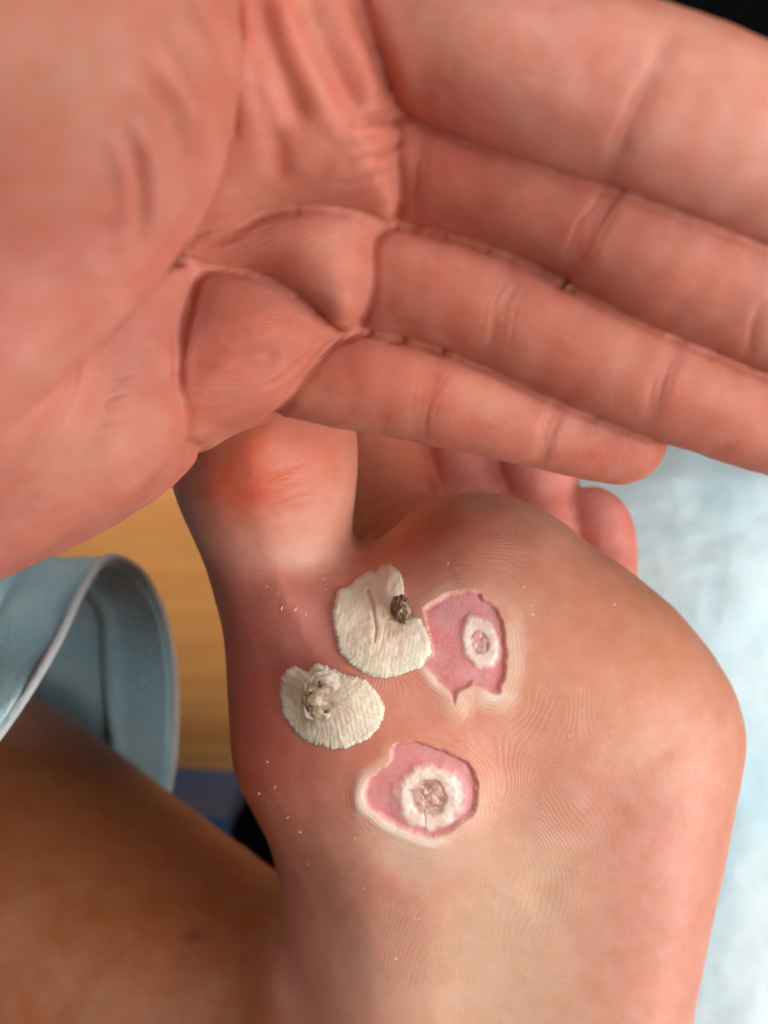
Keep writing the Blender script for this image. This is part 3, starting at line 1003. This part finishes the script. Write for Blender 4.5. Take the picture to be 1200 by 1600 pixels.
r1, _, _ = build_flap(0, FLAP1, 'cream ridged skin disc with a small brown peg, upper of two on sole')
r2, _, _ = build_flap(1, FLAP2, 'cream ridged skin disc with a crumbly brown and white core, lower left of two')


def col_peg(V):
    C = np.tile(np.array([0.21, 0.135, 0.08]), (len(V), 1))
    w = smooth01(noise(V[:, 0] * 4, V[:, 1] * 4, V[:, 2] * 4, 3), 0.1, 0.5)[:, None]
    C = C * (1 - w) + np.array([0.50, 0.36, 0.24]) * w
    w = smooth01(noise(V[:, 0] * 5, V[:, 1] * 5, V[:, 2] * 5, 8), 0.35, 0.6)[:, None]
    return C * (1 - w) + np.array([0.04, 0.02, 0.012]) * w


def col_core(V):
    C = np.tile(np.array([0.80, 0.71, 0.58]), (len(V), 1))
    left = smooth01(-0.8 * V[:, 0] + 1.1 * noise(V[:, 0] * 3.2, V[:, 1] * 3.2, V[:, 2] * 3.2, 2), -0.55, 0.0) * smooth01(-np.hypot(V[:, 0] + 0.2, V[:, 1]), -0.95, -0.6)
    w = (0.9 * left)[:, None]
    C = C * (1 - w) + np.array([0.40, 0.27, 0.15]) * w
    w = (left * smooth01(noise(V[:, 0] * 4.5, V[:, 1] * 4.5, V[:, 2] * 4.5, 19), 0.05, 0.5))[:, None]
    C = C * (1 - w) + np.array([0.22, 0.12, 0.05]) * w
    w = (left * smooth01(noise(V[:, 0] * 6.5, V[:, 1] * 6.5, V[:, 2] * 6.5, 12), 0.35, 0.6))[:, None]
    C = C * (1 - w) + np.array([0.05, 0.03, 0.02]) * w
    w = (smooth01(noise(V[:, 0] * 7, V[:, 1] * 7, V[:, 2] * 7, 15), 0.25, 0.6))[:, None]
    return C * (1 - 0.6 * w) + np.array([0.86, 0.80, 0.70]) * 0.6 * w


from mathutils import Euler
p = at_foot(627, 950); blob('core_peg', P(627, 951, p[2] + 0.27), (0.15, 0.20, 0.21), col_peg, r1, 0.22, 4, Euler((0.3, 0.35, 0.25)))
p = at_foot(510, 1092); blob('core', P(511, 1090, p[2] + 0.135), (0.42, 0.43, 0.085), col_core, r2, 0.14, 11, Euler((0.0, 0.0, 0.2)), 1.4, True)


# ------------------------------------------------------------------ crumbs of dry skin on the sole
def build_crumbs():
    rng = np.random.default_rng(8)
    spots = [(818, 918), (830, 945), (833, 960), (450, 1277), (440, 950), (462, 952), (478, 960), (509, 921), (505, 905), (822, 1320), (754, 1378), (490, 1470), (470, 1300), (555, 1310),
             (480, 1350), (618, 1498), (418, 1190), (430, 1230), (415, 1300), (960, 945), (890, 1150), (655, 1435), (460, 1395), (405, 1240), (700, 880), (398, 1000)]
    for i in range(70):
        a = rng.uniform(0, 1)
        spots.append((rng.uniform(390, 860), rng.uniform(880, 1500)))
    tv = []; tf = []
    l1 = catmull(LES1, 1); l2 = catmull(LES2, 1)
    for i, (a, b) in enumerate(spots):
        if i > 25 and min(poly_dist(np.array([a]), np.array([b]), l1)[0], poly_dist(np.array([a]), np.array([b]), l2)[0]) < 4: continue
        p = at_foot(a, b)
        if p[2] == -0.2 or p[2] < -1.5: continue
        s = rng.uniform(0.010, 0.022) if i < 26 else rng.uniform(0.004, 0.010)
        el = rng.uniform(1, 3.0); an = rng.uniform(0, 3.14)
        base = len(tv)
        for k in range(6):
            t = k / 6 * 2 * math.pi
            u, v = math.cos(t) * s * el * rng.uniform(.6, 1.2), math.sin(t) * s * rng.uniform(.5, 1.2)
            tv.append((p[0] + u * math.cos(an) - v * math.sin(an), p[1] + u * math.sin(an) + v * math.cos(an), p[2] + 0.004 + rng.uniform(0, 0.012)))
        tv.append((p[0], p[1], p[2] + s * 0.9)); tv.append((p[0], p[1], p[2] - 0.004))
        for k in range(6):
            tf.append((base + k, base + (k + 1) % 6, base + 6)); tf.append((base + (k + 1) % 6, base + k, base + 7))
    me = bpy.data.meshes.new('skin_crumbs'); me.from_pydata(tv, [], tf)
    o = link_mesh('skin_crumbs', me, M_CRUMB, smooth=False)
    tag(o, 'tiny pale crumbs of dry skin scattered over the sole', 'crumbs', kind='stuff')


build_crumbs()


# ------------------------------------------------------------------ hand
THENAR = [(374, -160), (372, 0), (364, 110), (350, 215), (312, 325), (240, 430), (130, 545), (0, 668), (-150, 790), (-380, 860), (-700, 800), (-800, 300), (-600, -250), (-200, -420), (200, -350)]
PAD_A = [(590, -140), (612, -40), (628, 40), (634, 100), (634, 148), (620, 184), (627, 235), (628, 285), (610, 318), (560, 314), (480, 306), (405, 312), (330, 350), (240, 330), (200, 100), (250, -140), (420, -220)]
PAD_B = [(340, 330), (480, 290), (590, 305), (610, 338), (584, 368), (582, 425), (570, 468), (546, 498), (518, 500), (490, 474), (440, 438), (390, 416), (330, 408), (270, 420), (250, 360)]
PAD_C = [(300, 395), (400, 405), (490, 440), (532, 505), (506, 548), (470, 595), (425, 636), (340, 662), (285, 694), (245, 690), (215, 560), (230, 430)]
PAD_H = [(308, 404), (306, 445), (290, 510), (279, 590), (281, 635), (271, 690), (252, 724), (200, 772), (100, 836), (0, 884), (-200, 962), (-600, 1040), (-900, 1000), (-900, 500), (-300, 420), (0, 420), (200, 390)]
FINGERS = {
    'index': [(540, 0, 4.1, 0.97), (640, 34, 4.5, 0.98), (760, 82, 5.1, 0.97), (900, 126, 5.4, 0.97), (1080, 182, 5.5, 0.97), (1300, 280, 5.2, 0.92), (1450, 350, 4.9, 0.84)],
    'middle': [(520, 230, 3.4, .87), (640, 240, 3.8, .89), (760, 260, 4.2, .89), (870, 294, 4.4, .89), (1050, 390, 4.4, .89), (1230, 474, 4.1, .86), (1420, 570, 3.7, .78)],
    'ring': [(470, 403, 2.7, .80), (600, 421, 3.1, .82), (740, 453, 3.4, .82), (950, 549, 3.5, .81), (1100, 610, 3.3, .80), (1290, 684, 2.9, .72)],
    'little': [(380, 558, 2.1, .70), (500, 580, 2.5, .73), (680, 612, 2.7, .73), (820, 645, 2.65, .70), (968, 686, 2.4, .65)],
}


def build_hand():
    fld = Field((-11, -2.6, 0.6), (9.6, 8.6, 11.6), 0.085)
    layers = []
    for k in ('little', 'ring', 'middle', 'index'):
        layers.append(fld.chain(FINGERS[k], 0.12, 0.1))
    def sub():
        t = Field.__new__(Field); t.lo, t.h, t.n = fld.lo, fld.h, fld.n; t.f = np.full(fld.n, 5.0, np.float32)
        return t
    back = sub()                                   # back of the hand behind the pads
    back.ell(P(330, 250, 2.6), (2.5, 3.0, 1.3), 0.2)
    back.ell(P(320, 480, 2.2), (1.5, 1.5, 1.0), 0.5)
    back.cone(P(-60, 560, 4.2), P(-560, 660, 5.2), 1.9, 2.3, 0.8)
    fld.f = smin(fld.f, back.f, 0.05)

    def pad(poly, z_s, top, thick, kr, k):
        t = sub()
        t.slab(catmull(poly, 4), z_s, lambda x, y, d: top(x, y, d) - thick, lambda x, y, d: thick + 0 * x, kr, 0)
        fld.f = smin(fld.f, t.f, k)
        layers.append(t.f)
    ypx = lambda y, s: 800 - y * s
    pad(PAD_C, 3.3, lambda x, y, d: 3.65 + 0.75 * blur2(np.clip(-d, 0, 0.9), 4), 1.45, 0.7, 0.12)
    pad(PAD_B, 4.2, lambda x, y, d: 4.15 + 0.95 * blur2(np.clip(-d, 0, 0.7), 4), 0.95, 0.6, 0.12)
    pad(PAD_A, 4.8, lambda x, y, d: 4.65 + 0.35 * smooth01(y, 3.2, 5.2) + 0.75 * blur2(np.clip(-d, 0, 0.9), 4), 1.0, 0.65, 0.12)
    pad(PAD_H, 4.0, lambda x, y, d: 4.35 + 0.55 * blur2(np.clip(-d, 0, 1.2), 5), 1.6, 0.9, 0.12)
    th = sub()
    th.slab(catmull(THENAR, 4), 6.6, lambda x, y, d: 6.15 + 0.32 * np.clip(-d, 0, 4), lambda x, y, d: 1.15 + 0 * x, 1.7, 0)
    th.cone(P(50, 40, 7.9), P(-260, 80, 9.2), 1.15, 1.0, 1.6)
    fld.f = smin(fld.f, th.f, 0.10)
    layers.append(th.f)
    for ax in range(3):
        for e in (0, -1):
            sl = [slice(None)] * 3; sl[ax] = e
            fld.f[tuple(sl)] = np.maximum(fld.f[tuple(sl)], 0.02)
    V, Fq = fld.mesh(); V = relax(V, edges_of(Fq), 4); V = relax(V, edges_of(Fq), 1, 0.5, 0.5)
    me = mesh_from('hand', V, Fq)
    refine(me, lambda V: in_frame(20)(V) & (V[:, 2] > 2))
    def vis_fn(V):
        x, y = to_px(V)
        return (x > 120) & (x < 1210) & (y > -10) & (y < 780) & (V[:, 2] > 2.2)
    refine(me, vis_fn)
    set_v(me, relax(get_v(me), get_e(me), 3, 0.5, 0.5))
    V = get_v(me); N = get_n(me)
    x, y = to_px(V)
    vis, facing = visible(V, N, 12, 0.5)
    disp = np.zeros(len(V))
    n0 = fbm(V[:, 0] * 0.9, V[:, 1] * 0.9, V[:, 2] * 0.9, 3); n1 = fbm(V[:, 0] * 2.6, V[:, 1] * 2.6, V[:, 2] * 2.6, 13)
    disp += 0.03 * n0 + 0.010 * n1
    # narrow folds where two pads or fingers press together
    gi = (V - fld.lo) / fld.h
    i0 = np.clip(np.floor(gi).astype(int), 0, fld.n - 2); fr = np.clip(gi - i0, 0, 1)
    vals = []
    for lf in layers:
        a = 0
        for dx in (0, 1):
            for dy in (0, 1):
                for dz in (0, 1):
                    w = (fr[:, 0] if dx else 1 - fr[:, 0]) * (fr[:, 1] if dy else 1 - fr[:, 1]) * (fr[:, 2] if dz else 1 - fr[:, 2])
                    a = a + w * lf[i0[:, 0] + dx, i0[:, 1] + dy, i0[:, 2] + dz]
        vals.append(a)
    del layers
    vals = np.sort(np.array(vals), axis=0)
    gap = vals[1] - vals[0]
    fold = np.exp(-(gap / 0.085) ** 2) * smooth01(-vals[1], -1.0, -0.35)
    disp -= 0.075 * fold
    # thenar layer and the rest told apart by the thenar outline
    th_d = poly_dist(x, y, catmull(THENAR, 2))
    is_th = (th_d < 6) & (V[:, 2] > 5.4)

    def crease(pts, wd, dp, lip=0.35, layer=None, taper=5.0):
        nonlocal disp
        pl = catmull(pts, 4, False)
        m = np.nonzero((x > pl[:, 0].min() - 6 * wd) & (x < pl[:, 0].max() + 6 * wd) & (y > pl[:, 1].min() - 6 * wd) & (y < pl[:, 1].max() + 6 * wd) & ((facing > 0.0) if layer else (vis > 0)))[0]
        if layer is not None: m = m[is_th[m] == layer]
        if len(m) == 0: return
        jx = x[m] + 2.0 * noise(x[m] / 25, y[m] / 25, None, 71); jy = y[m] + 2.0 * noise(x[m] / 25, y[m] / 25, None, 72)
        d, t = poly_dist(jx, jy, pl, False, True)
        tp = np.clip(taper * np.minimum(t, 1 - t) + (0.0 if layer else 0.15), 0, 1)
        disp[m] += (-dp * np.exp(-(d / wd) ** 2) + lip * dp * np.exp(-((d - 2.2 * wd) / (1.3 * wd)) ** 2)) * tp

    # finger joints: a band of shallow lines each
    rj = random.Random(9)

    def joint(a, b, spread, n, dp, bow=6):
        a = np.array(a, float); b = np.array(b, float); e = (b - a); ln = np.linalg.norm(e); e /= ln; nn = np.array([-e[1], e[0]])
        crease([tuple(a), tuple((a + b) / 2 + nn * bow), tuple(b)], spread * 1.0, dp * 0.9, 0.1, None, 4)
        for i in range(n):
            o = (i / (n - 1) - 0.5) * 2 * spread + rj.uniform(-2, 2)
            t0 = rj.uniform(0.0, 0.25); t1 = rj.uniform(0.7, 1.0)
            p0 = a + e * ln * t0 + nn * (o + rj.uniform(-3, 3)); p1 = a + e * ln * t1 + nn * (o + rj.uniform(-4, 4))
            crease([tuple(p0), tuple(0.6 * p0 + 0.4 * p1 + nn * (bow + rj.uniform(-3, 3))), tuple(p1)], rj.uniform(2.6, 3.6), dp * rj.uniform(0.15, 0.4), 0.1, None, 3)
    bands = [((1058, 40), (948, 274), 16), ((968, 285), (886, 425), 20), ((806, 425), (766, 556), 18), ((1058, 545), (1012, 672), 12), ((690, 572), (652, 688), 16), ((872, 640), (846, 728), 10)]
    joint((1058, 40), (948, 274), 16, 6, 0.022)
    joint((665, 205), (640, 338), 10, 3, 0.016)
    joint((968, 285), (886, 425), 22, 7, 0.020)
    joint((1195, 470), (1168, 560), 8, 3, 0.016)
    joint((806, 425), (766, 556), 20, 6, 0.020)
    joint((1058, 545), (1012, 672), 14, 5, 0.018)
    joint((690, 572), (652, 688), 18, 6, 0.020)
    joint((872, 640), (846, 728), 12, 4, 0.016)
    crease([(500, 520), (490, 560), (465, 598), (432, 628)], 5, 0.02)
    # folds of the palm
    crease([(470, -20), (500, 60), (540, 140), (570, 185)], 22, 0.12, 0.4, False)
    crease([(545, -20), (575, 50), (600, 120), (612, 165)], 15, 0.07, 0.4, False)
    crease([(400, -20), (420, 60), (450, 140), (470, 200)], 24, 0.11, 0.4, False)
    crease([(390, 60), (405, 150), (432, 230), (440, 290)], 18, 0.04, 0.4, False)
    crease([(540, 262), (575, 247), (610, 235), (628, 215)], 6, 0.03, 0.3)
    crease([(520, 290), (570, 282), (615, 264)], 5, 0.022, 0.3)
    crease([(540, 195), (590, 188), (624, 186)], 9, 0.07, 0.4)
    crease([(285, 575), (330, 562), (390, 562), (440, 545)], 20, 0.06, 0.3)
    crease([(400, 608), (440, 590), (480, 556), (505, 525)], 4, 0.02, 0.3)
    crease([(330, 360), (300, 380), (262, 398)], 5, 0.03, 0.3, False)
    crease([(307, 410), (301, 460), (288, 520), (280, 600), (273, 688)], 6, 0.02, 0.2, False)
    # side of the hand
    crease([(215, 500), (190, 560), (170, 620), (150, 690)], 22, 0.03, 0.4, False)
    crease([(238, 480), (230, 560), (218, 640), (205, 710)], 20, 0.025, 0.4, False)
    rs = random.Random(5)
    for i in range(46):
        a = rs.uniform(-20, 215); b = rs.uniform(560, 830)
        if 0.49 * a + b > 850 or 0.9 * a + b < 640: continue
        l = rs.uniform(14, 40); sl_ = rs.uniform(-0.55, -0.15)
        crease([(a - l, b - l * sl_), (a, b + rs.uniform(-3, 3)), (a + l, b + l * sl_)], rs.uniform(2.5, 4.0), rs.uniform(0.003, 0.007), 0.3, False, 3)
    # folds at the base of the thumb
    crease([(190, 190), (208, 235), (219, 285), (216, 350), (205, 400)], 10, 0.08, 0.7, True, 3)
    crease([(222, 95), (248, 140), (268, 180), (278, 240), (272, 310)], 11, 0.08, 0.7, True, 3)
    crease([(255, 40), (290, 90), (312, 130), (324, 185), (322, 250)], 11, 0.07, 0.7, True, 3)
    crease([(300, -10), (335, 50), (350, 110), (352, 170)], 11, 0.08, 0.6, True, 3)
    # long fine lines along the fingers
    for key, cnt in (('index', 22), ('middle', 6), ('ring', 8), ('little', 6)):
        ax = catmull([p[:2] for p in FINGERS[key]], 6, False)
        rr = 105 if key == 'index' else 60
        for i in range(cnt):
            t0 = 6 + (i * 7) % 14; off = -rr + 2 * rr * ((i * 37) % 100) / 100.0
            seg = ax[t0:t0 + 5]
            if len(seg) < 3: continue
            crease([(q[0], q[1] + off + 4 * math.sin(i * 3 + j)) for j, q in enumerate(seg)], 3.0, 0.003, 0.3, False, 3)
    V = V + N * disp[:, None]
    set_v(me, V)
    E = get_e(me); W = relax(V, E, 1, 0.4, -0.4)
    S = relax(W, E, 4, 0.5, 0.5); sw = smooth01(-th_d, 4, 20)[:, None] * is_th[:, None]
    W = W * (1 - sw) + S * sw
    set_v(me, W); V = W
    # colour
    base = np.array([0.60, 0.235, 0.178]); red = np.array([0.58, 0.175, 0.12]); pale = np.array([0.64, 0.32, 0.22]); pinkc = np.array([0.64, 0.26, 0.22])
    C = np.tile(base, (len(V), 1))
    g = lambda cx, cy, sx, sy: np.exp(-(((x - cx) / sx) ** 2 + ((y - cy) / sy) ** 2))
    def mix(col, w):
        nonlocal C
        w = np.clip(w, 0, 1)[:, None]; C = C * (1 - w) + np.asarray(col) * w
    mix(red, 0.5 * g(560, 570, 90, 40) + 0.45 * g(940, 700, 110, 40) + 0.4 * g(420, 560, 110, 90) + 0.35 * g(1110, 620, 120, 60) + 0.3 * g(760, 320, 120, 60))
    mix(pale, 0.45 * g(100, 700, 120, 120) + 0.5 * g(760, 625, 60, 40) + 0.4 * g(690, 40, 80, 60) + 0.25 * g(1100, 60, 100, 80) + 0.35 * g(930, 540, 80, 50))
    mix(pinkc, (0.5 * g(250, 250, 110, 140) + 0.4 * g(60, 480, 130, 120)))
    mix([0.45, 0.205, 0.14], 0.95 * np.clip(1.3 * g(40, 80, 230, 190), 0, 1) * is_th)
    for a, b, sp in bands:                          # darker, redder skin in the joint creases
        dd = poly_dist(x, y, np.array([a, b], float), False)
        mix([0.47, 0.165, 0.125], 0.45 * np.exp(-(dd / sp) ** 2) * vis * (0.7 + 0.5 * noise(x / 9, y / 25, None, 77)))
    blot = fbm(V[:, 0] * 3.4, V[:, 1] * 3.4, V[:, 2] * 3.4, 37)
    mix([0.66, 0.36, 0.28], np.clip(0.35 * blot, 0, 0.22)); mix([0.58, 0.17, 0.12], np.clip(-0.35 * blot, 0, 0.2))
    C *= (1 + 0.10 * n0 + 0.07 * n1)[:, None]
    C[:, 1:] *= (1 - 0.18 * fbm(V[:, 0] * 1.4, V[:, 1] * 1.4, V[:, 2] * 1.4, 31))[:, None]
    ia = poly_dist(x, y, catmull([p[:2] for p in FINGERS['index']], 4, False), False)
    w_i = ((1 - smooth01(ia, 120, 165)) * smooth01(x, 560, 660))[:, None]          # index lightened in colour for the stronger light on it
    w_t = np.maximum(is_th.astype(float) * smooth01(-th_d, 0, 60), 1 - smooth01(x, 230, 330))[:, None]      # ball of the thumb and outer edge
    tone = np.array([0.90, 0.75, 0.68]) * (1 - w_t) + np.array([0.88, 0.76, 0.73]) * w_t  # redder cast of shade on palm and other fingers, put into the colour
    tone = tone * (1 - w_i) + np.array([1.08, 1.10, 1.08]) * w_i
    C *= tone
    # ridges on the pads
    u = (0.25 * x + y + 26 * noise(x / 110, y / 110, None, 5) + 0.0012 * (x - 420) ** 2) / 6.2
    mk = vis * np.clip(0.25 + 0.75 * g(470, 480, 150, 130) + 0.5 * g(560, 260, 80, 80), 0, 1) * (V[:, 2] < 5.6)
    fing = (x > 640)
    u = np.where(fing, (0.93 * x + 0.36 * y + 8 * noise(x / 60, y / 60, None, 9)) / 7.0, u)
    mk = np.where(fing, vis * 0.11 * (0.6 + 0.6 * noise(x / 60, y / 60, None, 11)), mk)
    mk *= 1 - np.clip(g(640, 300, 18, 600), 0, 1)
    set_color(me, C); set_float(me, 'ridge', u); set_float(me, 'ridge_mask', np.clip(mk, 0, 1))
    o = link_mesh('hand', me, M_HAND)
    tag(o, 'open hand, palm to the viewer, four fingers pointing right, holding the big toe back', 'hand')


build_hand()
